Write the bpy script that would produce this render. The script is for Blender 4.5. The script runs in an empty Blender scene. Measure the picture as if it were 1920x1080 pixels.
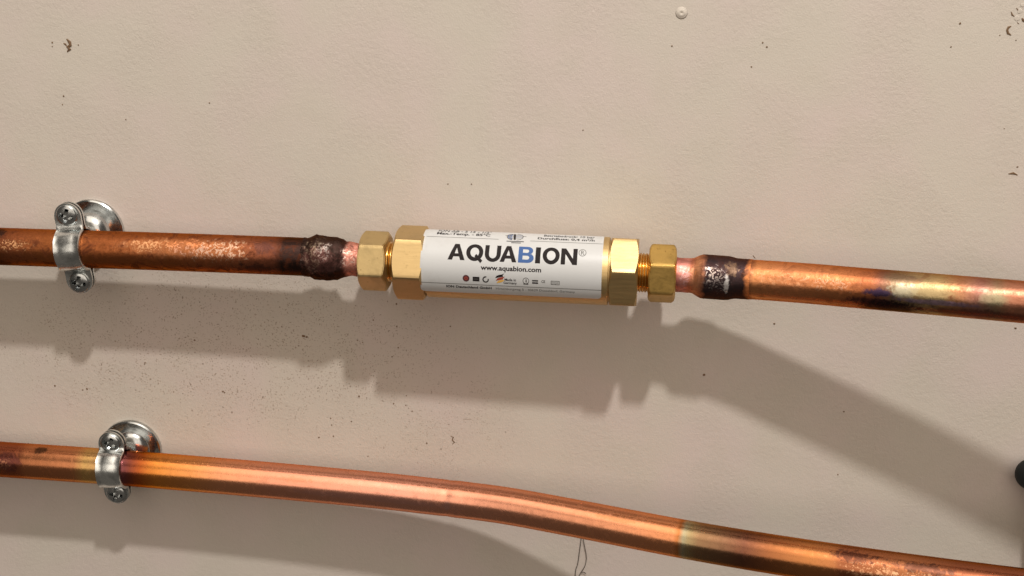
import bpy, bmesh, math, random
from mathutils import Vector, Matrix, noise as mnoise
R = math.radians
scene = bpy.context.scene
col = scene.collection
random.seed(7)

# ------------------------------------------------------------------ camera
# wall = plane y 0, room on the -y side; camera 0.77 m in front of it, above the pipes, looking down and a little left
HS = 1.09      # stand-off scale of the pipes from the wall
FPX, VX, VY, DIST = 2470.0, 1200.0, -250.0, 0.77
PITCH = math.atan2(540 - VY, FPX)
YAW = math.atan((VX - 960) / FPX * math.cos(PITCH))
CAM = Vector((0, -DIST, 0))
camd = bpy.data.cameras.new('camera'); cam = bpy.data.objects.new('camera', camd); col.objects.link(cam)
cam.location = CAM; cam.rotation_euler = (math.pi / 2 - PITCH, 0, YAW)
camd.sensor_width = 36; camd.lens = FPX * 36 / 1920; camd.clip_start = 0.02; camd.clip_end = 60
scene.camera = cam
FWD = Vector((-math.sin(YAW) * math.cos(PITCH), math.cos(YAW) * math.cos(PITCH), -math.sin(PITCH)))
RGT = Vector((math.cos(YAW), math.sin(YAW), 0)); UPV = RGT.cross(FWD)

# ------------------------------------------------------------------ light: a room lamp, soft bounce from ceiling and far wall
world = bpy.data.worlds.new('World'); scene.world = world; world.use_nodes = True
bgn = world.node_tree.nodes['Background']
bgn.inputs[0].default_value = (1.0, 0.86, 0.72, 1); bgn.inputs[1].default_value = 0.085

def lamp(name, kind, loc, power, color, size=0.1, size_y=None, target=None):
    d = bpy.data.lights.new(name, kind); d.energy = power; d.color = color
    if kind == 'POINT': d.shadow_soft_size = size
    else:
        d.size = size
        if size_y: d.shape = 'RECTANGLE'; d.size_y = size_y
    o = bpy.data.objects.new(name, d); col.objects.link(o); o.location = loc
    if target is not None: o.rotation_euler = (Vector(target) - Vector(loc)).to_track_quat('-Z', 'Y').to_euler()
    return o
lamp('room_lamp', 'POINT', (0.33, -1.13, 1.635), 121, (1.0, 0.965, 0.92), 0.048)
lamp('ceiling_bounce', 'AREA', (0.1, -1.45, 2.0), 33, (1.0, 0.87, 0.73), 2.8, 2.6, (0.1, -1.45, -1))
lamp('room_bounce', 'AREA', (0.0, -3.2, 0.95), 33, (1.0, 0.88, 0.75), 3.8, 2.3, (0.0, 0, 0.2))
vs = scene.view_settings
vs.view_transform = 'Standard'; vs.look = 'None'; vs.gamma = 1; vs.exposure = 0.13; vs.use_curve_mapping = False

# ------------------------------------------------------------------ helpers
def ray(px, py): return FWD + RGT * ((px - 960) / FPX) - UPV * ((py - 540) / FPX)
def at(px, py, h):
    """point of the photograph's pixel that lies h metres in front of the wall"""
    d = ray(px, py); return CAM + d * ((DIST - h) / d.y)
def pxm(p): return (p - CAM).dot(FWD) / FPX          # metres per photo pixel at a point

def finish(name, bm, mat, parent=None, sharp=35, smooth=True):
    me = bpy.data.meshes.new(name); bm.normal_update(); bm.to_mesh(me); bm.free()
    if smooth:
        me.shade_smooth()
        if sharp: me.set_sharp_from_angle(angle=R(sharp))
    if mat: me.materials.append(mat)
    o = bpy.data.objects.new(name, me); col.objects.link(o)
    if parent:
        o.parent = parent; o.matrix_parent_inverse = parent.matrix_world.inverted()
    return o
def tag(o, label, cat, group=None):
    o['label'] = label; o['category'] = cat
    if group: o['group'] = group
    return o
def empty(name, loc):
    o = bpy.data.objects.new(name, None); col.objects.link(o); o.location = loc; o.empty_display_size = 0.01
    o.matrix_world = Matrix.Translation(loc)
    return o

def loft(rings, closed=True, uvs=None, caps=True):
    """rings: list of lists of Vectors; uvs: same layout of (u, v); quads between them"""
    bm = bmesh.new(); lay = bm.loops.layers.uv.new('UVMap') if uvs else None
    V = [[bm.verts.new(p) for p in r] for r in rings]; n = len(rings[0])
    for i in range(len(rings) - 1):
        for j in range(n if closed else n - 1):
            k = (j + 1) % n
            f = bm.faces.new((V[i][j], V[i][k], V[i + 1][k], V[i + 1][j]))
            if lay:
                for l, (a, b) in zip(f.loops, ((i, j), (i, j + 1), (i + 1, j + 1), (i + 1, j))):
                    l[lay].uv = (uvs[a][0], b / n)
    if caps and closed:
        bm.faces.new(V[0][::-1]); bm.faces.new(V[-1])
    bmesh.ops.recalc_face_normals(bm, faces=bm.faces[:])
    return bm

def spline(pts, step):
    """Catmull-Rom through tuples (px, x, y, z); returns dense list"""
    out = []
    P = [pts[0]] + pts + [pts[-1]]
    for i in range(1, len(P) - 2):
        p0, p1, p2, p3 = P[i - 1], P[i], P[i + 1], P[i + 2]
        n = max(1, int(abs(p2[0] - p1[0]) / step))
        for k in range(n):
            t = k / n
            out.append(tuple(0.5 * ((2 * b) + (-a + c) * t + (2 * a - 5 * b + 4 * c - d) * t * t + (-a + 3 * b - 3 * c + d) * t ** 3)
                             for a, b, c, d in zip(p0, p1, p2, p3)))
    out.append(pts[-1]); return out
def lerp_table(tab, x):
    if x <= tab[0][0]: return tab[0][1]
    for (a, va), (b, vb) in zip(tab, tab[1:]):
        if x <= b: return va + (vb - va) * (x - a) / (b - a)
    return tab[-1][1]
U0, U1 = -120.0, 2280.0
def un(px): return (px - U0) / (U1 - U0)
OUT = Vector((0, -1, 0))

def tube(name, path, radf, mat, parent, seg=48, rough=0.0, step=6, sc=90):
    """path: (px, py, h) nodes; radf(px) radius in m; UV = (position along pipe, angle; .5 faces the room, .75 up)"""
    pts = spline([(p[0],) + tuple(at(p[0], p[1], p[2] * HS)) for p in path], step)
    rings, uvs = [], []
    for i, p in enumerate(pts):
        a = Vector(pts[max(i - 1, 0)][1:]); b = Vector(pts[min(i + 1, len(pts) - 1)][1:])
        t = (b - a).normalized(); o = (OUT - t * OUT.dot(t)).normalized(); u = o.cross(t)
        c = Vector(p[1:]); r = radf(p[0]); ring = []
        for j in range(seg):
            th = 2 * math.pi * (j / seg - 0.5); d = o * math.cos(th) + u * math.sin(th); rr = r
            if rough:
                q = c + d * r
                rr += rough * (mnoise.noise(q * sc) + 0.5 * mnoise.noise(q * sc * 2.7))
            ring.append(c + d * rr)
        rings.append(ring); uvs.append((un(p[0]), 0))
    return finish(name, loft(rings, uvs=uvs), mat, parent, sharp=40)

def thin_tube(bm, pts, r, seg=6):
    prev = None; n = len(pts)
    for i, p in enumerate(pts):
        t = (pts[min(i + 1, n - 1)] - pts[max(i - 1, 0)]).normalized()
        o = (OUT - t * OUT.dot(t)).normalized(); u = o.cross(t)
        rr = r * (0.35 if i in (0, n - 1) else 1)
        ring = [bm.verts.new(p + (o * math.cos(2 * math.pi * j / seg) * 0.7 + u * math.sin(2 * math.pi * j / seg)) * rr) for j in range(seg)]
        if prev:
            for j in range(seg): bm.faces.new((prev[j], prev[(j + 1) % seg], ring[(j + 1) % seg], ring[j]))
        else: bm.faces.new(ring[::-1])
        prev = ring
    bm.faces.new(prev)

# ------------------------------------------------------------------ materials
class NT:
    def __init__(s, name):
        s.mat = bpy.data.materials.new(name); s.mat.use_nodes = True
        s.t = s.mat.node_tree; s.b = s.t.nodes['Principled BSDF']
        s.tc = s.t.nodes.new('ShaderNodeTexCoord')
    def n(s, typ, **kw):
        o = s.t.nodes.new(typ)
        for k, v in kw.items(): setattr(o, k, v)
        return o
    def put(s, sock, v):
        if hasattr(v, 'links'): s.t.links.new(v, sock)
        elif isinstance(v, (tuple, list)) and len(v) == 3 and sock.type == 'RGBA': sock.default_value = (*v, 1)
        else: sock.default_value = v
    def math(s, op, a, b=0.0, c=None, clamp=False):
        o = s.n('ShaderNodeMath', operation=op, use_clamp=clamp); s.put(o.inputs[0], a); s.put(o.inputs[1], b)
        if c is not None: s.put(o.inputs[2], c)
        return o.outputs[0]
    def noise(s, scale, detail=3, rough=0.55, vec=None, dist=0.0):
        o = s.n('ShaderNodeTexNoise'); s.put(o.inputs['Vector'], vec or s.tc.outputs['Object'])
        o.inputs['Scale'].default_value = scale; o.inputs['Detail'].default_value = detail
        o.inputs['Roughness'].default_value = rough; o.inputs['Distortion'].default_value = dist
        return o.outputs[0]
    def mapr(s, v, a, b, c=0.0, d=1.0, smooth=True):
        o = s.n('ShaderNodeMapRange', interpolation_type='SMOOTHSTEP' if smooth else 'LINEAR')
        for i, x in enumerate((v, a, b, c, d)): s.put(o.inputs[i], x)
        return o.outputs[0]
    def ramp(s, fac, stops, interp='LINEAR'):
        o = s.n('ShaderNodeValToRGB'); s.put(o.inputs[0], fac); e = o.color_ramp.elements; o.color_ramp.interpolation = interp
        while len(e) < len(stops): e.new(0.5)
        for el, (p, c) in zip(e, stops):
            el.position = p
        for el, (p, c) in zip(e, stops):
            el.color = (*c, 1) if isinstance(c, (tuple, list)) else (c, c, c, 1)
        return o.outputs[0]
    def mix(s, f, a, b):
        o = s.n('ShaderNodeMix', data_type='RGBA'); s.put(o.inputs[0], f); s.put(o.inputs[6], a); s.put(o.inputs[7], b)
        return o.outputs[2]
    def mulvec(s, v, xyz):
        o = s.n('ShaderNodeVectorMath', operation='MULTIPLY'); s.put(o.inputs[0], v); o.inputs[1].default_value = xyz
        return o.outputs[0]
    def bump(s, h, strength, dist, normal=None):
        o = s.n('ShaderNodeBump'); s.put(o.inputs['Height'], h); o.inputs['Strength'].default_value = strength
        o.inputs['Distance'].default_value = dist
        if normal is not None: s.put(o.inputs['Normal'], normal)
        return o.outputs[0]
    def out(s, **kw):
        for k, v in kw.items(): s.put(s.b.inputs[k.replace('_', ' ')], v)
        return s.mat

def copper(name, stops, spots=(), rough=0.3, dark_amt=0.5, jitter=14, dirt=(0.10, 0.035, 0.02), mottled=None, pit=0.06, streak=0.30):
    """stops: (px, colour) along the pipe; spots: (px, v, half px, half v, colour, strength, noise)"""
    m = NT(name)
    sp = m.n('ShaderNodeSeparateXYZ'); m.put(sp.inputs[0], m.tc.outputs['UV'])
    u, v = sp.outputs[0], sp.outputs[1]
    n1 = m.noise(60, 4, 0.6); n2 = m.noise(330, 5, 0.65, dist=0.5); n3 = m.noise(700, 3, 0.6); n4 = m.noise(95, 5, 0.7, dist=1.2); n5 = m.noise(420, 4, 0.6, dist=1.5)
    uj = m.math('ADD', u, m.math('MULTIPLY', m.math('SUBTRACT', n1, 0.5), jitter * 3.0 / (U1 - U0)))
    uj = m.math('ADD', uj, m.math('MULTIPLY', m.math('SUBTRACT', n2, 0.5), jitter * 1.3 / (U1 - U0)))
    c = m.ramp(uj, [(un(p), k) for p, k in stops])
    # brown oxide clouds and fine pitting
    k = m.math('MULTIPLY', m.mapr(n4, 0.48, 0.64), dark_amt)
    c = m.mix(k, c, dirt)
    c = m.mix(m.math('MULTIPLY', m.mapr(n2, 0.56, 0.68), dark_amt * 0.7), c, dirt)
    if mottled:
        a, b, amt, mc = mottled
        w = m.math('MULTIPLY', m.mapr(u, un(a) - 0.01, un(a) + 0.01), m.mapr(u, un(b) + 0.01, un(b) - 0.01))
        c = m.mix(m.math('MULTIPLY', m.math('MULTIPLY', m.mapr(n2, 0.47, 0.55), w), amt), c, mc)
    rv = m.math('ADD', rough, m.math('MULTIPLY', m.math('SUBTRACT', n2, 0.5), min(0.25, pit * 3)))
    rv = m.math('ADD', rv, m.math('MULTIPLY', k, 0.3))
    st = m.noise(1.0, 4, 0.65, m.mulvec(m.tc.outputs['UV'], (70, 60, 1)), 0.4); fp = m.noise(140, 3, 0.6, dist=2.0)
    c = m.mix(m.math('MULTIPLY', m.mapr(st, 0.52, 0.72), streak), c, dirt)
    rv = m.math('ADD', rv, m.math('ADD', m.math('MULTIPLY', m.math('SUBTRACT', st, 0.5), streak * 0.7), m.math('MULTIPLY', m.mapr(fp, 0.5, 0.65), 0.07)))
    for (p, vv, hp, hv, sc_, amt, nz) in spots:
        dx = m.math('MULTIPLY', m.math('SUBTRACT', u, un(p)), (U1 - U0) / hp)
        dv = m.math('MULTIPLY', m.math('SUBTRACT', v, vv), 1.0 / hv)
        r = m.math('SQRT', m.math('ADD', m.math('MULTIPLY', dx, dx), m.math('MULTIPLY', dv, dv)))
        r = m.math('ADD', r, m.math('MULTIPLY', m.math('SUBTRACT', n2, 0.5), 2.2 * min(nz, 1.5)))
        mk = m.mapr(r, 1.1, 0.5)
        if nz >= 2: mk = m.math('MULTIPLY', mk, m.mapr(n5, 0.50, 0.56))
        c = m.mix(m.math('MULTIPLY', mk, amt), c, sc_)
    nb = m.bump(n1, min(0.10, pit * 2), 0.004); nb = m.bump(n2, pit, 0.0008, nb)
    return m.out(Base_Color=c, Metallic=1.0, Specular_Tint=(0.80, 0.50, 0.34, 1), Roughness=m.math('MAXIMUM', rv, 0.12), Normal=nb)

# brass, zinc, paper, ink, rubber
def brass(name, base, rough, axis_scale=None, stain=0.35):
    m = NT(name)
    vec = m.mulvec(m.tc.outputs['Object'], axis_scale) if axis_scale else None
    br = m.noise(500, 3, 0.6, vec); n = m.noise(70, 4, 0.6); n5 = m.noise(420, 4, 0.6)
    c = m.mix(m.math('MULTIPLY', m.mapr(n, 0.45, 0.72), stain), base, tuple(x * 0.55 for x in base))
    c = m.mix(m.math('MULTIPLY', m.mapr(n5, 0.62, 0.72), stain), c, (0.16, 0.07, 0.02))
    r = m.math('ADD', rough, m.math('MULTIPLY', m.math('SUBTRACT', br, 0.5), 0.25))
    nb = m.bump(br, 0.12, 0.0006); nb = m.bump(n5, 0.05, 0.0006, nb)
    return m.out(Base_Color=c, Metallic=1.0, Roughness=r, Normal=nb)
M_BRASS_BRIGHT = brass('brushed_brass', (0.64, 0.46, 0.22), 0.47, (0.12, 1, 1), 0.2)
M_BRASS_DULL = brass('dull_brass', (0.63, 0.47, 0.23), 0.44, None, 0.45)
M_BRASS_OLD = brass('tarnished_brass', (0.60, 0.39, 0.12), 0.40, None, 0.6)
M_BRASS_THREAD = brass('thread_brass', (0.72, 0.42, 0.13), 0.22, None, 0.25)
def zinc(name, base, rough):
    m = NT(name); n = m.noise(120, 4, 0.6); f = m.noise(600, 3, 0.6)
    c = m.mix(m.mapr(n, 0.4, 0.7), base, tuple(x * 0.62 for x in base))
    c = m.mix(m.math('MULTIPLY', m.mapr(f, 0.62, 0.75), 0.5), c, (0.10, 0.09, 0.08))
    return m.out(Base_Color=c, Metallic=1.0, Roughness=m.math('ADD', rough, m.math('MULTIPLY', m.math('SUBTRACT', f, 0.5), 0.2)), Normal=m.bump(f, 0.06, 0.0005))
M_ZINC = zinc('zinc_plate', (0.84, 0.87, 0.86), 0.25)
M_STEEL = zinc('bright_steel', (0.60, 0.62, 0.62), 0.20)
M_SCREW = zinc('screw_steel', (0.58, 0.60, 0.60), 0.24)
m = NT('label_paper'); gr = m.math('MULTIPLY', m.mapr(m.noise(55, 5, 0.7), 0.52, 0.75), 0.35); M_LABEL = m.out(Base_Color=m.mix(gr, m.mix(m.noise(30, 3), (0.61, 0.615, 0.615), (0.565, 0.57, 0.57)), (0.46, 0.44, 0.41)), Roughness=0.38)
def flat(name, c, rough=0.7):
    m = NT(name); return m.out(Base_Color=m.mix(m.noise(900, 2), c, tuple(min(1, x * 1.25 + 0.004) for x in c)), Roughness=rough, Specular_IOR_Level=0.2)
M_INK = flat('black_ink', (0.014, 0.010, 0.010)); M_INK2 = flat('grey_ink', (0.10, 0.095, 0.09))
M_BLUE = flat('blue_ink', (0.055, 0.115, 0.29)); M_RED = flat('red_ink', (0.30, 0.05, 0.03)); M_GOLD = flat('gold_ink', (0.62, 0.36, 0.08))
M_MAROON = flat('maroon_ink', (0.085, 0.028, 0.03))
M_RUBBER = flat('black_rubber', (0.018, 0.021, 0.022), 0.6)
M_SPECK = flat('brown_dirt', (0.17, 0.105, 0.06), 0.9); M_FIBRE = flat('dark_fibre', (0.11, 0.09, 0.075), 0.9)

# painted wall: cream emulsion with roller stipple, dust specks thrown below the upper pipe
m = NT('cream_wall_paint')
ob = m.tc.outputs['Object']
stip = m.noise(330, 4, 0.62); fine = m.noise(1100, 2, 0.5); big = m.noise(13, 3, 0.5); mid = m.noise(38, 3, 0.5)
c = m.mix(m.mapr(big, 0.35, 0.65), (0.634, 0.575, 0.500), (0.654, 0.562, 0.512))
rl = m.noise(24, 2, 0.5)
c = m.mix(m.math('MULTIPLY', m.mapr(rl, 0.42, 0.70), 0.40), c, (0.594, 0.532, 0.462))
c = m.mix(m.math('MULTIPLY', m.mapr(mid, 0.45, 0.75), 0.35), c, (0.60, 0.54, 0.462))
def specks(scale, rad, keep, seed):
    v = m.n('ShaderNodeTexVoronoi', voronoi_dimensions='2D'); mp = m.n('ShaderNodeMapping'); m.put(mp.inputs[0], ob); mp.inputs['Location'].default_value = (seed, seed * 2.1, seed * 0.7); mp.inputs['Rotation'].default_value = (-math.pi / 2, 0, 0)
    wv = m.n('ShaderNodeVectorMath', operation='ADD'); wt = m.n('ShaderNodeTexNoise'); wt.inputs['Scale'].default_value = 300; m.put(wt.inputs['Vector'], mp.outputs[0]); m.put(wv.inputs[0], mp.outputs[0]); m.put(wv.inputs[1], m.mulvec(wt.outputs['Color'], (0.004, 0.004, 0))); m.put(v.inputs['Vector'], wv.outputs[0]); v.inputs['Scale'].default_value = scale
    wn = m.math('MULTIPLY', fine, rad * 0.9)
    d = m.mapr(m.math('ADD', v.outputs['Distance'], wn), rad * 1.5, rad * 0.9)
    sx = m.n('ShaderNodeSeparateColor'); m.put(sx.inputs[0], v.outputs['Color'])
    return m.math('MULTIPLY', d, m.math('LESS_THAN', sx.outputs[0], keep))
sp = m.n('ShaderNodeSeparateXYZ'); m.put(sp.inputs[0], ob)
pc = at(430, 655, 0); pc2 = at(820, 790, 0)
def zone(p, rx, rz):
    dx = m.math('MULTIPLY', m.math('SUBTRACT', sp.outputs[0], p.x), 1 / rx); dz = m.math('MULTIPLY', m.math('SUBTRACT', sp.outputs[2], p.z), 1 / rz)
    r = m.math('ADD', m.math('MULTIPLY', dx, dx), m.math('MULTIPLY', dz, dz))
    return m.mapr(m.math('ADD', r, m.math('MULTIPLY', m.math('SUBTRACT', mid, 0.5), 0.8)), 1.2, 0.1)
clus = m.mapr(m.noise(75, 4, 0.7, dist=0.5), 0.36, 0.56)
zn = m.math('MAXIMUM', zone(pc, 0.18, 0.065), m.math('MULTIPLY', zone(pc2, 0.06, 0.05), 0.6))
s1 = m.math('MULTIPLY', m.math('MAXIMUM', specks(360, 0.17, 0.45, 3.1), specks(620, 0.24, 0.5, 8.3)), m.math('MULTIPLY', zn, clus)); s2 = m.math('MULTIPLY', specks(190, 0.09, 0.16, 5.7), m.math('ADD', zn, 0.10, clamp=True))
c = m.mix(m.math('MULTIPLY', s1, 0.72), c, (0.24, 0.165, 0.11))
c = m.mix(m.math('MULTIPLY', s2, 0.8), c, (0.15, 0.095, 0.06))
c = m.mix(m.math('MULTIPLY', zn, 0.12), c, (0.42, 0.29, 0.20))
hgt = m.math('MULTIPLY', stip, m.mapr(rl, 0.35, 0.65, 0.4, 1.0))
nb = m.bump(hgt, 0.20, 0.0016); nb = m.bump(fine, 0.22, 0.0005, nb)
M_WALL = m.out(Base_Color=c, Roughness=0.72, Normal=nb)

# ------------------------------------------------------------------ wall
bm = bmesh.new(); bmesh.ops.create_cube(bm, size=1, matrix=Matrix.Translation((0, 0.05, -0.15)) @ Matrix.Diagonal((1.9, 0.1, 1.5, 1)))
wall = finish('wall', bm, M_WALL, smooth=False); wall['kind'] = 'structure'

# paint blister, chips and scuffs of the wall surface
bm = bmesh.new(); p = at(1278, 24, 0); rr = 9 * pxm(p); rings = []
for i in range(9):
    a = i / 8; rad = rr * (1.25 - 1.24 * a); hh = 0.0007 * (1 - math.cos(math.pi * min(1, a * 1.6))) * 0.5 - (0.0005 if a > 0.85 else 0) + 0.0002
    rings.append([p + Vector((rad * math.cos(t * math.pi / 12), -hh, rad * math.sin(t * math.pi / 12))) for t in range(24)])
finish('paint_blister', loft(rings), M_WALL, wall, sharp=0)
def chip(pts, r, mat=M_SPECK, name='paint_chip', h=0.0001):
    bm = bmesh.new(); thin_tube(bm, [at(x, y, h) for x, y in pts], r); finish(name, bm, mat, wall)
chip([(125, 73), (131, 79), (132, 85), (127, 88), (131, 92), (126, 97)], 0.0010)
chip([(119, 81), (123, 83), (125, 86)], 0.0006)
chip([(1896, 49), (1891, 51), (1888.5, 56), (1890, 62), (1896, 66)], 0.0007)
chip([(1896, 22), (1897.5, 27), (1902, 31)], 0.0005)
chip([(1906, 15), (1909, 19)], 0.0007)
chip([(1891, 326), (1900, 324.5), (1908, 328)], 0.0007)
chip([(1916, 34), (1919, 38), (1921, 41)], 0.0008)
chip([(1907, 42), (1911, 45)], 0.0005)
chip([(845, 817), (850, 820), (848, 825), (852, 829), (848, 833)], 0.0004, M_SPECK, 'paint_chip')
chip([(868, 786), (884, 786)], 0.00022, M_SPECK, 'scratch')
chip([(1412, 479), (1416, 484)], 0.0006)
bm = bmesh.new(); bump_pts = [(1912, 21, 5), (1907, 34, 5), (1919, 9, 5)]
for x, y, r in bump_pts:
    p = at(x, y, 0.0); rr = r * pxm(p)
    ret = bmesh.ops.create_icosphere(bm, subdivisions=2, radius=rr, matrix=Matrix.Translation(p))
    for v in ret['verts']:
        d = v.co - p; v.co = p + Vector((d.x * (1 + 0.4 * mnoise.noise(v.co * 400)), d.y * 0.06, d.z * (1 + 0.4 * mnoise.noise(v.co * 300))))
finish('paint_lump', bm, M_WALL, wall, sharp=0)
# dirt specks stuck to the paint
bm = bmesh.new()
SPK = [(673, 743, 3.5), (738, 757, 2.5), (761, 760, 2.5), (766, 765, 2), (773, 771, 2.5), (762, 742, 2), (659, 790, 3), (620, 784, 2.8), (622, 797, 2.5),
       (747, 652, 3), (735, 669, 3), (744, 612, 3), (743, 570, 3), (569, 630, 6), (575, 632, 4), (365, 638, 3.5), (163, 729, 4), (155, 731, 3), (103, 723, 3),
       (1452, 607, 4), (1320, 703, 5), (1904, 615, 4), (1582, 772, 3), (1571, 890, 2.5), (119, 180, 3), (117, 196, 2), (98, 80, 3), (98, 87, 2.5), (147, 84, 2.5),
       (236, 224, 2.5), (393, 193, 3), (1800, 44, 4), (1783, 88, 3), (1875, 66, 2.5), (1905, 75, 2.5), (1908, 313, 3), (1883, 241, 2.5), (418, 734, 3), (421, 736, 2.5),
       (800, 831, 3), (844, 612, 3), (670, 638, 3), (680, 642, 2.5), (598, 820, 2.5), (625, 818, 3), (690, 855, 2.5), (700, 600, 3), (840, 345, 2.5), (1093, 244, 3), (884, 345, 3),
       (1260, 86, 3), (1430, 80, 3), (1438, 88, 3), (1409, 125, 2.5), (272, 680, 3), (271, 683, 2)]
for i, (x, y, r) in enumerate(SPK):
    p = at(x, y, 0.0002); rr = r * 0.55 * pxm(p)
    ret = bmesh.ops.create_icosphere(bm, subdivisions=1, radius=rr, matrix=Matrix.Translation(p))
    for v in ret['verts']:
        d = v.co - p; k = 1 + 0.7 * mnoise.noise(v.co * 900); v.co = p + Vector((d.x * k, d.y * 0.35, d.z * k * 0.9))
o = finish('dirt_specks', bm, M_SPECK, wall); o['kind'] = 'stuff'

# ------------------------------------------------------------------ the inline unit
A = at(668, 487.5, 0.031 * HS); B = at(1267, 514, 0.034 * HS); AX = (B - A).normalized()
DO = (OUT - AX * OUT.dot(AX)).normalized(); DU = DO.cross(AX)
def S(px):
    t = (px - 668) / 599; p = at(px, 487.5 + 26.5 * t, (0.031 + 0.003 * t) * HS); return (p - A).dot(AX)
def SC(px): return pxm(A + AX * S(px))
def dev(s, r, th): return A + AX * s + (DO * math.cos(th) + DU * math.sin(th)) * r
def raycyl(px, py, r):
    d = ray(px, py); o = CAM - A; d1 = d - AX * d.dot(AX); o1 = o - AX * o.dot(AX)
    a, b, c = d1.dot(d1), 2 * d1.dot(o1), o1.dot(o1) - r * r
    t = (-b - math.sqrt(max(b * b - 4 * a * c, 0))) / (2 * a); p = CAM + d * t - A
    return p.dot(AX), math.atan2(p.dot(DU), p.dot(DO))
unit = tag(empty('water_treatment_unit', A), 'brass inline water treatment cylinder with a white printed label, between the two upper copper pipes', 'water conditioner')
def lathe(name, prof, mat, seg=96, sharp=35, parent=unit):
    return finish(name, loft([[dev(s, r, 2 * math.pi * j / seg) for j in range(seg)] for s, r in prof]), mat, parent, sharp)
def hexnut(name, s0, s1, RC, r0f, hole, mat, rot, parent=unit, tan_ch=0.58, edge=0.0004):
    a = RC * math.cos(R(30)); seg = 120
    def rho(th):
        k = (th - rot + R(30)) % R(60) - R(30)
        # corners eased slightly
        return min(a / math.cos(k), RC * 0.985)
    r0 = a * r0f
    ths = [2 * math.pi * j / seg + rot for j in range(seg)]
    def ch(th): return max(0.0, (rho(th) - r0)) * tan_ch
    rings = [[dev(s0 + 0.0012, hole, t) for t in ths], [dev(s0, hole * 1.04, t) for t in ths], [dev(s0, r0, t) for t in ths],
             [dev(s0 + ch(t), rho(t), t) for t in ths], [dev(s1 - ch(t), rho(t), t) for t in ths],
             [dev(s1, r0, t) for t in ths], [dev(s1, hole * 1.04, t) for t in ths], [dev(s1 - 0.0012, hole, t) for t in ths]]
    bm = loft(rings, caps=False)
    # tiny bevel where flats meet so edges catch the lamp
    es = [e for e in bm.edges if len(e.link_faces) == 2 and e.calc_face_angle() > R(22)]
    bmesh.ops.bevel(bm, geom=es, offset=edge, segments=2, affect='EDGES', clamp_overlap=True)
    return finish(name, bm, mat, parent, sharp=28)
RB = 63.5 * SC(965)
s = S
body = lathe('cylinder_body', [(s(801), 0.008), (s(801), RB * 0.90), (s(806), RB * 0.90), (s(806.5), RB * 0.985), (s(807.5), RB), (s(1141), RB), (s(1142), RB * 0.985), (s(1142), RB * 0.9), (s(1146), RB * 0.9), (s(1146), 0.008)], M_BRASS_BRIGHT, 128)
hexnut('end_nut', s(746), s(802), 71 * SC(770), 1.0, 0.009, M_BRASS_BRIGHT, R(23), edge=0.0006)
hexnut('end_nut', s(1144.5), s(1196), 72 * SC(1170), 1.0, 0.009, M_BRASS_BRIGHT, R(46), edge=0.0006)
hexnut('compression_nut', s(679), s(731), 57 * SC(700), 0.96, 0.0092, M_BRASS_DULL, R(16), edge=0.0017)
hexnut('compression_nut', s(1216), s(1267), 57 * SC(1240), 0.96, 0.0092, M_BRASS_OLD, R(3), edge=0.0017)
def thread(px0, px1, rpx, n):
    r = rpx * SC((px0 + px1) / 2); a, b = s(px0), s(px1); prof = [(a, 0.008)]
    for i in range(n):
        w = (b - a) / n; prof += [(a + i * w, r * 0.93), (a + (i + 0.35) * w, r), (a + (i + 0.6) * w, r)]
    prof += [(b, r * 0.93), (b, 0.008)]
    return lathe('threaded_collar', prof, M_BRASS_THREAD, 64, 60)
thread(728, 749, 38, 3); thread(1193, 1219, 37, 5)

# ---- label sheet and its print
sl = raycyl(787.5, 497, RB)[0]; sr = raycyl(1128.5, 508, RB)[0]
thb = raycyl(960, 552.5, RB)[1]; tht = R(150); RL = RB + 0.00018
rc = 0.0026; rings = []; NS, NA = 24, 90
for i in range(NA + 1):
    th = thb + (tht - thb) * (1 - math.cos(math.pi * 0.5 * i / NA)) if False else thb + (tht - thb) * (i / NA) ** 1.4
    arc = (th - thb) * RL; ins = 0.0 if arc > rc else rc - math.sqrt(max(rc * rc - (rc - arc) ** 2, 0))
    rings.append([dev(sl + ins + (sr - sl - 2 * ins) * j / NS, RL, th) for j in range(NS + 1)])
bm = loft(rings, closed=False, caps=False)
ret = bmesh.ops.solidify(bm, geom=bm.faces[:], thickness=0.00012)
label = finish('label_sheet', bm, M_LABEL, unit, sharp=50)

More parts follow.
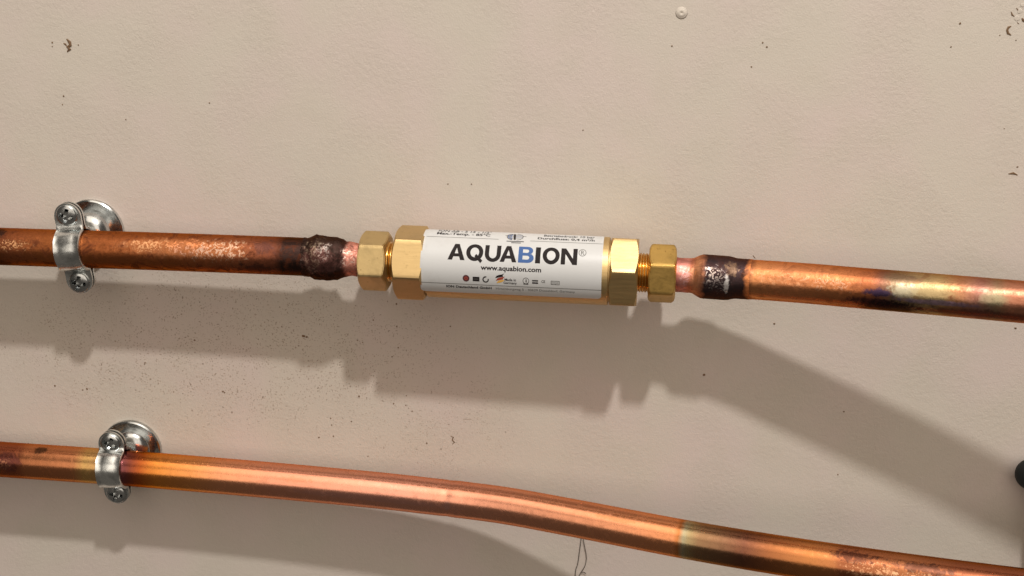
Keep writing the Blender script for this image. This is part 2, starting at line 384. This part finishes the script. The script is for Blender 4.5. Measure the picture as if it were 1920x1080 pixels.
def wrap_bm(bm, name, mat, lift):
    ys = [v.co.y for v in bm.verts]; y = min(ys) + 0.0006
    while y < max(ys):
        bmesh.ops.bisect_plane(bm, geom=bm.verts[:] + bm.edges[:] + bm.faces[:], plane_co=(0, y, 0), plane_no=(0, 1, 0)); y += 0.0006
    for v in bm.verts: v.co = dev(v.co.x, RL + lift, v.co.y / RL)
    for f in bm.faces:
        f.normal_update(); c = f.calc_center_median() - A; c -= AX * c.dot(AX)
        if f.normal.dot(c) < 0: f.normal_flip()
    return finish(name, bm, mat, label, sharp=0)
LIFT = 0.00006
def text(body, p0, p1, top, mat=M_INK, bold=0.0, name='lettering'):
    """p0, p1: photo pixels of the baseline ends, top: pixel y of the cap top at p0"""
    s0, t0 = raycyl(*p0, RL); s1, t1 = raycyl(*p1, RL); tt = raycyl(p0[0], top, RL)[1]
    cu = bpy.data.curves.new('t', 'FONT'); cu.body = body; cu.size = 1; cu.offset = bold; cu.resolution_u = 3
    o = bpy.data.objects.new('t', cu); col.objects.link(o)
    dg = bpy.context.evaluated_depsgraph_get(); me = bpy.data.meshes.new_from_object(o.evaluated_get(dg))
    bpy.data.objects.remove(o); bpy.data.curves.remove(cu)
    bm = bmesh.new(); bm.from_mesh(me); bpy.data.meshes.remove(me)
    xs = [v.co.x for v in bm.verts]; x0, x1 = min(xs), max(xs); cap = 0.70
    arc0 = RL * (t0 + t1) / 2; hgt = RL * (tt - t0)
    for v in bm.verts: v.co = Vector((s0 + (v.co.x - x0) / (x1 - x0) * (s1 - s0), arc0 + v.co.y / cap * hgt, 0))
    return wrap_bm(bm, name, mat, LIFT)
def shape(loops, name, mat, lift=LIFT):
    """loops of (s, arc) points, even-odd filled"""
    cu = bpy.data.curves.new('c', 'CURVE'); cu.dimensions = '2D'; cu.fill_mode = 'BOTH'
    for lp in loops:
        sp_ = cu.splines.new('POLY'); sp_.points.add(len(lp) - 1); sp_.use_cyclic_u = True
        for q, (x, y) in zip(sp_.points, lp): q.co = (x * 100, y * 100, 0, 1)
    o = bpy.data.objects.new('c', cu); col.objects.link(o)
    dg = bpy.context.evaluated_depsgraph_get(); me = bpy.data.meshes.new_from_object(o.evaluated_get(dg))
    bpy.data.objects.remove(o); bpy.data.curves.remove(cu)
    bm = bmesh.new(); bm.from_mesh(me); bpy.data.meshes.remove(me)
    for v in bm.verts: v.co *= 0.01; v.co.z = 0
    return wrap_bm(bm, name, mat, lift)
def ell(cx, cy, rx, ry, n=36, a0=0, a1=360):
    return [(cx + rx * math.cos(R(a0 + (a1 - a0) * i / n)), cy + ry * math.sin(R(a0 + (a1 - a0) * i / n))) for i in range(n if a1 - a0 == 360 else n + 1)]
# big title, drawn letter by letter in cap-height units
GL = {
 'A': (0.98, [[(0, 0), (.365, 1), (.615, 1), (.98, 0), (.72, 0), (.655, .20), (.325, .20), (.26, 0)], [(.385, .385), (.595, .385), (.49, .74)]]),
 'O': (1.0, [ell(.5, .5, .5, .525), ell(.5, .5, .255, .30)]),
 'U': (0.93, [[(0, 1), (0, .42)] + ell(.465, .42, .465, .45, 18, 180, 360) + [(.93, 1), (.685, 1)] + ell(.465, .42, .22, .24, 14, 360, 180)[0:] + [(.245, 1)]]),
 'B': (0.88, [[(0, 0), (0, 1)] + ell(.52, .735, .30, .265, 12, 90, -62) + ell(.54, .29, .34, .29, 14, 62, -90), [(.245, .60), (.245, .82)] + ell(.48, .71, .115, .11, 10, 90, -90), [(.245, .19), (.245, .42)] + ell(.50, .305, .13, .115, 10, 90, -90)]),
 'I': (0.28, [[(0, 0), (0, 1), (.26, 1), (.26, 0)]]),
 'N': (0.95, [[(0, 0), (0, 1), (.26, 1), (.69, .36), (.69, 1), (.94, 1), (.94, 0), (.68, 0), (.25, .63), (.25, 0)]]),
}
t_base = sum(raycyl(x, y, RL)[1] for x, y in ((845, 487), (960, 491.5), (1078, 497))) / 3
t_top = sum(raycyl(x, y, RL)[1] for x, y in ((868, 457), (960, 462), (1060, 466.5))) / 3
arc0 = t_base * RL; cap = (t_top - t_base) * RL
for ch, x0, x1 in (('A', 839, 871), ('Q', 873, 905), ('U', 908, 938), ('A', 936.5, 968), ('B', 971, 1000), ('I', 1003, 1013), ('O', 1016.5, 1048.5), ('N', 1051, 1082)):
    base = 487 + (x0 - 839) * 0.0435
    s0 = raycyl(x0, base, RL)[0]; s1 = raycyl(x1, base + 1, RL)[0]
    w, loops = GL['O' if ch == 'Q' else ch]; k = (s1 - s0) / w
    shape([[(s0 + x * k, arc0 + y * cap) for x, y in lp] for lp in loops], 'letter', M_BLUE if ch == 'B' else M_INK)
    if ch == 'Q':
        shape([[(s0 + x * k, arc0 + y * cap) for x, y in [(.50, .26), (.60, .40), (.98, .02), (.86, -.13)]]], 'letter', M_INK, LIFT + 0.00004)
def pp(px, py):
    a, t = raycyl(px, py, RL); return a, t * RL
def disc(px, py, r, mat, hole=0.0, name='emblem', a0=0, a1=360, lift=LIFT):
    x, y = pp(px, py); rr = r * SC(px)
    if a1 - a0 == 360: shape([ell(x, y, rr, rr * 1.05)] + ([ell(x, y, rr * hole, rr * hole * 1.05)] if hole else []), name, mat, lift)
    else: shape([ell(x, y, rr, rr * 1.05, 24, a0, a1) + ell(x, y, rr * hole, rr * hole * 1.05, 24, a1, a0)], name, mat, lift)
def rect(px, py, w, h, mat, hole=0.0, name='emblem', lift=LIFT):
    x, y = pp(px, py); k = SC(px); w *= k / 2; h *= k / 2; e = hole * k
    lp = [[(x - w, y - h), (x - w, y + h), (x + w, y + h), (x + w, y - h)]]
    if hole: lp.append([(x - w + e, y - h + e), (x - w + e, y + h - e), (x + w - e, y + h - e), (x + w - e, y - h + e)])
    shape(lp, name, mat, lift)
disc(1092.3, 474, 7, M_INK2, 0.86, 'registered_mark'); text('R', (1089.3, 478), (1095.6, 478), 470, M_INK2, 0.0, 'registered_mark')
text('www.aquabion.com', (901, 505.5), (1014.5, 510.5), 496.6, M_INK, 0.03)
text('ION AB - S 15 - 1/2"', (822, 434.3), (921, 438.0), 431.0, M_INK, 0.012)
text('Max.-Temp. - 85°C', (819, 439.0), (919, 443.5), 435.0, M_INK, 0.026)
text('Betriebsdruck: 10 bar', (1020, 443.5), (1115, 447.5), 440.3, M_INK, 0.012)
text('Durchfluss: 0,4 m³/h', (1008, 448.4), (1115, 453), 444.9, M_INK, 0.026)
text('ION Deutschland GmbH', (837, 538.2), (922, 542.0), 534.2, M_INK, 0.035)
text('Hirschburgweg 5 - 40629 Düsseldorf, Germany', (930, 542.6), (1078, 549.2), 538.6, M_INK2, 0.0)
def rule(x0, y0, x1, y1, mat=M_INK2, w=0.00022):
    a = pp(x0, y0); b = pp(x1, y1); y = (a[1] + b[1]) / 2
    shape([[(a[0], y - w / 2), (a[0], y + w / 2), (b[0], y + w / 2), (b[0], y - w / 2)]], 'printed_line', mat)
rule(800, 442.8, 935, 449, w=0.0003); rule(994, 451.5, 1131, 458, w=0.0003); rule(789.5, 528, 1127.5, 545.2, w=0.0003)
# globe mark at the top of the label
gx, gy = pp(967.5, 444.0); k = SC(967)
for i in range(4):
    shape([[(x, y) for x, y in ell(gx - 6 * k, gy, (11 - 2.4 * i) * k, (11.5 - 1.2 * i) * k, 16, 90, 270) + ell(gx - 6 * k, gy, (9.6 - 2.4 * i) * k, (10.6 - 1.2 * i) * k, 16, 270, 90)]], 'globe_mark', M_BLUE if i % 2 else M_INK2)
shape([ell(gx + 2 * k, gy, 12 * k, 12 * k, 20, -90, 90) + ell(gx + 2 * k, gy, 10.6 * k, 11 * k, 20, 90, -90)], 'globe_mark', M_INK2)
for i in range(5):
    y = gy + (-8 + 4 * i) * k; w_ = math.sqrt(max(0.1, 1 - ((-8 + 4 * i) / 11.5) ** 2)) * 11 * k
    shape([[(gx - 6 * k - w_ * 0.9, y), (gx - 6 * k - w_ * 0.9, y + 0.9 * k), (gx + 2 * k + w_, y + 0.9 * k), (gx + 2 * k + w_, y)]], 'globe_mark', M_BLUE if i % 2 else M_INK2, LIFT + 0.00003)
shape([[(gx - 3 * k, gy - 11 * k), (gx - 5 * k, gy + 11 * k), (gx - 1 * k, gy + 11 * k), (gx + 0.5 * k, gy - 11 * k)]], 'globe_mark', M_INK, LIFT + 0.00005)
rect(951, 441.8, 6, 1.6, M_INK2, name='globe_mark'); rect(984, 443.6, 6, 1.6, M_INK2, name='globe_mark')
rect(966, 452.8, 32, 2.0, M_INK, name='printed_line'); rect(967.5, 455.5, 18, 1.8, M_INK, name='printed_line')
# approval emblems
disc(873.8, 521.7, 6.3, M_MAROON); disc(873.8, 521.7, 3.2, M_RED, 0.5, lift=LIFT + 0.00003)
rect(892.6, 523.2, 12.5, 9, M_INK); rect(892.6, 523.2, 9, 1.2, M_INK2, lift=LIFT + 0.00003)
disc(910.6, 524.0, 6, M_INK, 0.62, a0=75, a1=375)
fx, fy = pp(938, 524); k = SC(938)
for i, (mt, dy) in enumerate(((M_INK, 6.5), (M_RED, 1.5), (M_GOLD, -3.5))):
    shape([[(fx + (x - dy * 0.25) * k, fy + (y + dy) * k) for x, y in [(-8, -4.2), (-5, 0.5), (-1, 2.2), (4, 3.2), (9 - 3 * (i > 1), 5.5 - i), (6, 1.5), (7 - 2 * i, -1), (1, -2), (-3, -3)]]], 'flag_brush', mt, LIFT + 0.00002 * i)
text('Made in', (946, 526.6), (967.5, 527.6), 521.6, M_INK, 0.02); text('Germany', (944, 532.0), (969, 533.2), 527.6, M_INK, 0.02)
disc(986, 526.6, 6, M_INK2, 0.82); rect(986.5, 526.5, 2, 6, M_INK2, lift=LIFT + 0.00003); rect(986, 532.4, 9, 2.2, M_INK)
rect(1003.3, 526.4, 11, 2.6, M_INK); rect(1003.3, 530.6, 11, 3.0, M_INK)
text('CE', (1015, 530), (1022, 530.4), 525.5, M_INK2, 0.03); rect(1041, 530.5, 16, 8, M_INK2, 1.0); text('DVGW', (1034.5, 532.6), (1047.5, 533.2), 528.2, M_INK2, 0.01)

# ------------------------------------------------------------------ copper pipes
RP = 0.0114
C_CLEAN, C_OR, C_BR = (0.87, 0.355, 0.20), (0.72, 0.27, 0.10), (0.36, 0.115, 0.045)
C_DK, C_PINK = (0.052, 0.030, 0.026), (0.72, 0.32, 0.25)
C_RB = (0.40, 0.125, 0.042)
# upper pipe, clip side
M_CU1 = copper('copper_browned', [(-100, C_BR), (0, (0.28, 0.09, 0.04)), (40, C_BR), (110, (0.43, 0.14, 0.045)), (200, C_RB), (330, C_RB), (440, (0.40, 0.13, 0.055)),
    (490, (0.33, 0.11, 0.055)), (524, (0.27, 0.09, 0.05)), (532, C_DK), (700, C_DK)],
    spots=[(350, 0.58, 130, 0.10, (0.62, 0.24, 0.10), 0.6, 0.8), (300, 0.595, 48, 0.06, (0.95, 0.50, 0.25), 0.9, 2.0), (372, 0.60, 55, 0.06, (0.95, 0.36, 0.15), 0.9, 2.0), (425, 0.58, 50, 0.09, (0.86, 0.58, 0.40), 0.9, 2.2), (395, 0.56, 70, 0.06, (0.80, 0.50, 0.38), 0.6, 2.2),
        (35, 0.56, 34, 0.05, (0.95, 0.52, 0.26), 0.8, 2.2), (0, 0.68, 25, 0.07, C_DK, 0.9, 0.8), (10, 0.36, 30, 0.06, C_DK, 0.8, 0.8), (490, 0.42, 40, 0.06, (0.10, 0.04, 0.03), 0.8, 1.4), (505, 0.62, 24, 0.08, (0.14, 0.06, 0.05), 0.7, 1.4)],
    rough=0.36, dark_amt=0.78, jitter=6, dirt=(0.13, 0.04, 0.02), pit=0.12)
M_JOINT1 = copper('joint_scorched', [(560, C_DK), (600, (0.062, 0.036, 0.028)), (640, (0.05, 0.03, 0.025)), (650, (0.07, 0.035, 0.03)), (655, C_PINK), (700, (0.55, 0.22, 0.15))],
    spots=[(555, 0.55, 30, 0.10, (0.36, 0.27, 0.24), 0.6, 2.0), (596, 0.58, 26, 0.12, (0.36, 0.27, 0.19), 0.65, 2.0), (594, 0.47, 16, 0.06, (0.30, 0.21, 0.15), 0.7, 2.0), (616, 0.58, 16, 0.08, (0.50, 0.45, 0.42), 0.6, 2.0), (660, 0.57, 14, 0.10, (0.95, 0.75, 0.64), 0.7, 2.0), (605, 0.52, 45, 0.12, (0.20, 0.08, 0.07), 0.4, 1.4)],
    rough=0.56, dark_amt=0.6, jitter=9, dirt=(0.02, 0.014, 0.012), pit=0.45)
# upper pipe beyond the unit
M_CU2 = copper('copper_heat_tinted', [(1260, C_PINK), (1300, C_OR), (1312, C_DK), (1398, C_DK), (1406, (0.20, 0.07, 0.05)), (1412, (0.78, 0.32, 0.13)), (1480, (0.76, 0.30, 0.13)), (1560, (0.66, 0.25, 0.10)), (1630, (0.52, 0.17, 0.07)),
    (1655, (0.27, 0.12, 0.08)), (1680, (0.28, 0.19, 0.11)), (1710, (0.42, 0.31, 0.17)), (1765, (0.50, 0.34, 0.16)), (1795, (0.50, 0.24, 0.12)), (1835, (0.44, 0.21, 0.17)), (1868, (0.36, 0.24, 0.15)), (1890, (0.48, 0.21, 0.13)), (1960, (0.46, 0.18, 0.11)), (2200, C_BR)],
    spots=[(1470, 0.57, 60, 0.06, (0.92, 0.46, 0.24), 0.6, 2.0), (1560, 0.565, 50, 0.05, (0.93, 0.52, 0.33), 0.6, 2.0), (1645, 0.44, 60, 0.05, (0.10, 0.035, 0.04), 0.85, 0.9), (1675, 0.40, 70, 0.09, (0.03, 0.02, 0.022), 0.9, 0.8), (1655, 0.52, 34, 0.04, (0.055, 0.04, 0.10), 0.9, 0.9), (1850, 0.41, 150, 0.06, (0.16, 0.055, 0.04), 0.75, 0.6),  # last spot paints the dark reflection of the pipe's underside into the colour
        (1698, 0.56, 32, 0.065, (0.56, 0.51, 0.37), 0.9, 0.8), (1745, 0.55, 50, 0.06, (0.54, 0.43, 0.23), 0.6, 0.7), (1690, 0.66, 40, 0.05, (0.22, 0.14, 0.09), 0.7, 0.8), (1862, 0.545, 34, 0.06, (0.46, 0.48, 0.30), 0.4, 0.4), (1760, 0.485, 90, 0.025, (0.30, 0.22, 0.34), 0.7, 0.5)],
    rough=0.30, dark_amt=0.45, jitter=7, dirt=(0.20, 0.065, 0.03))
M_JOINT2 = copper('joint_fluxed', [(1255, (0.56, 0.20, 0.16)), (1285, (0.74, 0.33, 0.28)), (1297, (0.60, 0.21, 0.11)), (1304, (0.80, 0.38, 0.20)), (1312, (0.70, 0.29, 0.15)), (1318, (0.045, 0.032, 0.036)), (1375, (0.055, 0.038, 0.040)), (1402, (0.06, 0.036, 0.038)), (1408, C_OR)],
    spots=[(1338, 0.575, 26, 0.06, (0.80, 0.66, 0.58), 0.75, 2.2), (1364, 0.50, 6, 0.07, (0.82, 0.79, 0.78), 0.9, 1.4), (1345, 0.50, 26, 0.06, (0.48, 0.41, 0.40), 0.5, 2.2), (1374, 0.62, 16, 0.06, (0.27, 0.17, 0.11), 0.7, 1.5), (1282, 0.55, 14, 0.10, (0.95, 0.56, 0.54), 0.6, 2.0)],
    rough=0.50, dark_amt=0.4, jitter=10, dirt=(0.10, 0.04, 0.03), pit=0.25)
# lower pipe
M_CU3 = copper('copper_bright', [(-100, (0.36, 0.10, 0.05)), (45, (0.40, 0.12, 0.06)), (62, (0.62, 0.23, 0.10)), (150, (0.68, 0.27, 0.12)), (172, (0.78, 0.48, 0.17)), (195, (0.70, 0.40, 0.17)), (232, (0.24, 0.085, 0.10)), (252, (0.26, 0.07, 0.05)), (272, (0.52, 0.12, 0.03)), (300, (0.86, 0.31, 0.06)), (370, (0.88, 0.36, 0.12)), (420, (0.88, 0.38, 0.19)),
    (520, (0.87, 0.375, 0.235)), (760, (0.88, 0.41, 0.29)), (900, (0.87, 0.39, 0.25)), (1200, (0.86, 0.36, 0.18)), (1270, (0.85, 0.34, 0.15)), (1279, (0.55, 0.19, 0.05)), (1284, (0.46, 0.42, 0.28)), (1293, (0.42, 0.33, 0.17)), (1314, (0.32, 0.19, 0.10)), (1400, (0.22, 0.09, 0.055)), (1450, (0.40, 0.15, 0.06)), (1520, (0.56, 0.22, 0.075)), (1565, (0.54, 0.21, 0.08)), (1580, (0.38, 0.13, 0.06)), (1700, (0.42, 0.16, 0.07)), (1800, (0.30, 0.10, 0.05)), (2200, (0.24, 0.08, 0.04))],
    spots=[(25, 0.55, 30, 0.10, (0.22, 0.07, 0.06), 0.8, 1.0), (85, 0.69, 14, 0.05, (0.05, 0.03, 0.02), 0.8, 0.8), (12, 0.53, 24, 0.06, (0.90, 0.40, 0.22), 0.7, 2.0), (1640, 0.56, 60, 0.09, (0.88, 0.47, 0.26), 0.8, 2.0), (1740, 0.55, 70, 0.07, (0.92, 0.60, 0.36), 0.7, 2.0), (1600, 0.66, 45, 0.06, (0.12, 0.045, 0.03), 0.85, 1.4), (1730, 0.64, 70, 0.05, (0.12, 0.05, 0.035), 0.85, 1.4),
        (1160, 0.64, 46, 0.025, (0.62, 0.26, 0.11), 0.6, 1.2), (846, 0.5, 7, 0.05, (0.72, 0.42, 0.40), 0.4, 0.6), (560, 0.60, 40, 0.03, (0.70, 0.28, 0.14), 0.4, 1.4), (700, 0.5, 200, 0.035, (0.80, 0.42, 0.38), 0.35, 0.6)],
    rough=0.235, dark_amt=0.12, jitter=4, dirt=(0.36, 0.12, 0.05), pit=0.012, streak=0.10)

def on(p, dx, dy, dh, n, back=False):
    """continue a run of pipe straight on past the picture"""
    q = [(p[0] + dx * i, p[1] + dy * i, p[2] + dh * i) for i in range(1, n + 1)]
    return q[::-1] if back else q
left = tag(empty('copper_pipe', at(0, 462, 0.029)), 'browned copper pipe entering the brass unit through a blackened solder joint, held by a clip', 'pipe', 'copper pipes on the wall')
PL = on((-110, 458.5, 0.0288), -170, -5.3, -0.0002, 5, True) + [(-110, 458.5, 0.0288), (0, 462, 0.029), (140, 466.5, 0.029), (300, 471.5, 0.0293), (520, 479.5, 0.0303), (610, 483.5, 0.0306), (690, 488.4, 0.0312)]
tube('tube', [p for p in PL if p[0] < 600] + [(600, 483.1, 0.0306)], lambda x: RP, M_CU1, left)
tj = [(571, RP * 1.01), (582, RP * 1.05), (592, RP * 1.15), (612, RP * 1.15), (632, RP * 1.13), (640, RP * 1.05), (650, RP * 0.90), (658, RP * 0.87), (690, RP * 0.86)]
tube('solder_joint', [(571, 481.9, 0.0305), (610, 483.5, 0.0306), (650, 486, 0.0309), (695, 488.7, 0.0312)], lambda x: lerp_table(tj, x), M_JOINT1, left, rough=0.0009, step=2, sc=170)
right = tag(empty('copper_pipe', at(1600, 539, 0.05)), 'copper pipe leaving the brass unit, heat tinted cream and violet past a white specked joint', 'pipe', 'copper pipes on the wall')
PR = [(1385, 522.5, 0.0362), (1440, 526, 0.0395), (1520, 532, 0.0452), (1600, 539, 0.0505), (1760, 552.5, 0.061), (1920, 566.5, 0.0715), (2120, 584.5, 0.085), (2270, 598, 0.095)] + on((2270, 598, 0.095), 170, 15.3, 0.0114, 4)
tube('tube', PR, lambda x: RP, M_CU2, right)
tj2 = [(1255, RP * .87), (1294, RP * .87), (1300, RP * .90), (1308, RP * 1.03), (1316, RP * 1.115), (1352, RP * 1.12), (1368, RP * 1.10), (1378, RP * 1.03), (1400, RP * 1.012), (1410, RP * 1.006)]
tube('solder_joint', [(1250, 513.6, 0.034), (1300, 517, 0.0343), (1350, 520.5, 0.035), (1385, 522.6, 0.0362), (1410, 524.1, 0.0377)], lambda x: lerp_table(tj2, x), M_JOINT2, right, rough=0.00022, step=2, sc=170)
low = tag(empty('copper_pipe', at(700, 919, 0.026)), 'bright bent copper pipe running alone below the brass unit', 'pipe', 'copper pipes on the wall')
PB = on((-110, 853, 0.0222), -170, -12.2, -0.0002, 5, True) + [(-110, 853, 0.0222), (0, 861, 0.0225), (215, 876, 0.023), (480, 898, 0.0242), (700, 918.5, 0.0262), (800, 929.5, 0.0280), (880, 938.8, 0.0305), (960, 950, 0.0350), (1085, 973, 0.0440), (1300, 1014, 0.0600), (1500, 1047, 0.0745), (1700, 1076, 0.088), (1920, 1105, 0.102), (2150, 1134, 0.117)] + on((2150, 1134, 0.117), 190, 24, 0.0124, 4)
tube('tube', PB, lambda x: RP * (1 - 0.018 * math.exp(-((x - 842) / 7) ** 2) + 0.006 * math.exp(-((x - 862) / 10) ** 2)), M_CU3, low, step=4)

# ------------------------------------------------------------------ pipe clips
def strip(pts, widths, th, strap):
    """bent metal band: pts (z, y) in the section plane, half widths along x, thickness inward"""
    n = len(pts); rings = []
    for i in range(n):
        a, b = pts[max(i - 1, 0)], pts[min(i + 1, n - 1)]; dz, dy = b[0] - a[0], b[1] - a[1]; L = math.hypot(dz, dy) or 1
        nz, ny = -dy / L, dz / L; z, y = pts[i]; w = widths[i]; e = 0.0003
        row = [(-w, z, y)]
        for k, b in ((-1.0, 0.75), (-0.94, 1.25), (-0.80, 1.0), (-0.45, 1.22), (0.0, 1.32), (0.45, 1.22), (0.80, 1.0), (0.94, 1.25), (1.0, 0.75)):
            bb = b if strap[i] else 1.0; row.append((k * w, z + nz * th * bb, y + ny * th * bb))
        rings.append(row + [(w, z, y)])
    return rings
def make_clip(px, py, h, roll, label, lug_t, lug_b, boss, foot):
    h *= HS; c = at(px, py, h); t = (at(px + 40, py + 3, h) - at(px - 40, py - 3, h)).normalized()
    e1 = Matrix.Rotation(roll, 3, OUT) @ t; e1 = (e1 - OUT * e1.dot(OUT)).normalized(); e2 = OUT.cross(e1)
    root = tag(empty('pipe_clip', c - OUT * h), label, 'pipe clip', 'zinc pipe clips screwed to the wall')
    def L(x, z, y): return c + e1 * x + e2 * z + OUT * y
    ri, w, th = RP + 0.0003, 0.0082, 0.0015
    def band(front):
        sg = 1 if front else -1; P, W = [], []
        zt = lug_t + 0.0074; zb = -(lug_b + 0.0070)
        for i in range(13):                       # rounded end of the upper ear
            a = math.pi / 2 * i / 12; P.append((zt - 0.0085 * (1 - math.sin(a)) * 0 - 0.0085 * (1 - math.cos(a)), 0.0009)); W.append(max(0.0004, w * math.sin(a)))
        P.append((ri + 0.0035, 0.0009)); W.append(w)
        P.append((ri + 0.0016, 0.0014)); W.append(w)
        for i in range(25):
            a = R(78) - R(156) * i / 24; P.append((ri * math.sin(a), ri * math.cos(a))); W.append(w)
        P.append((-ri - 0.0016, 0.0014)); W.append(w); P.append((-ri - 0.0035, 0.0009)); W.append(w)
        for i in range(13):
            a = math.pi / 2 * (1 - i / 12); P.append((zb + 0.0085 * (1 - math.cos(a)), 0.0009)); W.append(max(0.0004, w * math.sin(a)))
        bm = loft([[L(x, z, sg * y) for x, z, y in r] for r in strip(P, W, -th, [14 < q < 40 for q in range(len(P))])], caps=True)
        return finish('front_band' if front else 'rear_band', bm, M_ZINC, root, sharp=40)
    band(True); band(False)
    # stamped mark on the band
    bm = bmesh.new()
    for dz in (0.0022, -0.0002, -0.0024):
        ret = bmesh.ops.create_cube(bm, size=1)
        for v in ret['verts']:
            z = dz + v.co.z * 0.0006; v.co = L(0.0004 + v.co.x * 0.0032, z, (ri + th) * math.cos(z / ri) + v.co.y * 0.0006)
    finish('stamped_mark', bm, M_STEEL, root)
    for sg, lz in ((1, lug_t), (-1, -lug_b)):
        RS, NS_, NR = 0.0063, 96, 24; y0 = 0.0024; rings = []; rot = random.uniform(0.2, 0.6)
        prof = [(RS, 0.0)] + [(RS, 0.0008)]
        for i in range(NR + 1):
            r = RS * (1 - i / NR) + 0.0001; prof.append((r, 0.0008 + 0.0017 * math.sqrt(max(0, 1 - (r / RS) ** 2 * 0.96))))
        for r, y in prof:
            ring = []
            for j in range(NS_):
                a = 2 * math.pi * j / NS_; x_, z_ = r * math.cos(a), r * math.sin(a)
                xr = x_ * math.cos(rot) - z_ * math.sin(rot); zr = x_ * math.sin(rot) + z_ * math.cos(rot)
                d = 0.0
                if max(abs(xr), abs(zr)) < 0.0044 and min(abs(xr), abs(zr)) < 0.0011: d = 0.0034 * (1 - (max(abs(xr), abs(zr)) / 0.0046) ** 3)
                elif r < 0.0018: d = 0.0022
                ring.append(L(x_, lz + z_, y0 + y - d))
            rings.append(ring)
        finish('screw', loft(rings), M_SCREW, root, sharp=30)
        shank = [[L(0.0023 * math.cos(2 * math.pi * j / 16), lz + 0.0023 * math.sin(2 * math.pi * j / 16), y) for j in range(16)] for y in (0.0026, -0.0042)]
        finish('screw_shank', loft(shank), M_SCREW, root)
    def lathe_w(prof, name, mat, seg=64):
        q = at(*foot, 0); c0 = c - OUT * h
        rings = [[c0 + (q - c0) * (1 - min(1, y / (h - ri)) ** 2) + (e1 * math.cos(2 * math.pi * j / seg) + e2 * math.sin(2 * math.pi * j / seg)) * r + OUT * y for j in range(seg)] for r, y in prof]
        return finish(name, loft(rings), mat, root, sharp=32)
    lathe_w([(0.0198, 0.0002), (0.0200, 0.0012), (0.0198, 0.0026), (0.0190, 0.0033), (0.0182, 0.0030), (0.0150, 0.0017), (0.0128, 0.0016), (0.006, 0.0016)], 'wall_flange', M_STEEL)
    bt = h - ri - th + 0.0004
    dome = [(0.0138, 0.0014)] + [(0.0052 + 0.0086 * math.cos(a), 0.0014 + (boss - 0.0014) * math.sin(a) ** 0.9) for a in [R(x) for x in range(8, 91, 8)]]
    lathe_w(dome + [(0.005, boss), (0.0048, bt)], 'boss', M_STEEL)
    return root
make_clip(141, 466.5, 0.029, R(7.5), 'zinc pipe clip on the browned upper copper pipe, two cross head screws', 0.0215, 0.0205, 0.0125, (176, 431))
make_clip(216, 876, 0.023, R(3.0), 'zinc pipe clip on the lower copper pipe, two cross head screws', 0.0180, 0.0175, 0.0085, (249, 839))

# ------------------------------------------------------------------ black handle at the edge of the picture, and wall fibres
vp = at(1985, 905, 0.0)
valve = tag(empty('valve_handle', vp), 'black rubber covered round handle end poking out beside the wall', 'handle')
def blob(name, pts, mat, parent, seg=32):
    rings = []
    n = len(pts)
    for i, (px, py, h, r) in enumerate(pts):
        a = at(*pts[max(i - 1, 0)][:3]); b = at(*pts[min(i + 1, n - 1)][:3]); t = (b - a).normalized()
        o = (OUT - t * OUT.dot(t)).normalized(); u = o.cross(t); cc = at(px, py, h)
        rings.append([cc + (o * math.cos(2 * math.pi * j / seg) + u * math.sin(2 * math.pi * j / seg)) * r for j in range(seg)])
    return finish(name, loft(rings), mat, parent, sharp=50)
gp = []
for i in range(12):
    a = math.pi / 2 * i / 11
    gp.append((1936 - 32 * math.cos(a) , 888 + 2 - 14 * math.cos(a) * 0.3, 0.012, max(0.0004, 0.0098 * math.sin(a))))
gp += [(1960, 905, 0.014, 0.0100), (1985, 925, 0.018, 0.0100), (2010, 945, 0.024, 0.0095)]
blob('grip', gp, M_RUBBER, valve)
blob('added_shadow_stem', [(2006, 880, 0.028, 0.0125), (2004, 960, 0.028, 0.0125), (2002, 1040, 0.028, 0.0125), (2000, 1140, 0.028, 0.0125)], M_BRASS_DULL, valve)  # unseen, invented stem outside the view, added to cast the lower right shadow

bm = bmesh.new()
def strand(pts, r):
    P = spline([(i * 10,) + tuple(at(x, y, h)) for i, (x, y, h) in enumerate(pts)], 2.5); thin_tube(bm, [Vector(p[1:]) for p in P], r, 5)
strand([(1091, 1000, .0012), (1089, 1015, .001), (1086, 1038, .001), (1083, 1058, .001), (1079.5, 1068, .0008), (1078, 1085, .001)], 0.00028)
strand([(1093, 1008, .0012), (1096, 1024, .001), (1099.5, 1044, .001), (1097, 1060, .001), (1090, 1072, .0008), (1083, 1084, .001)], 0.00024)
strand([(1088, 1074, .0009), (1094, 1073, .001), (1099, 1076, .0012)], 0.0003)
tag(finish('fibre_strands', bm, M_FIBRE), 'thin dark fibre strands hanging on the wall under the lower pipe', 'fibre')
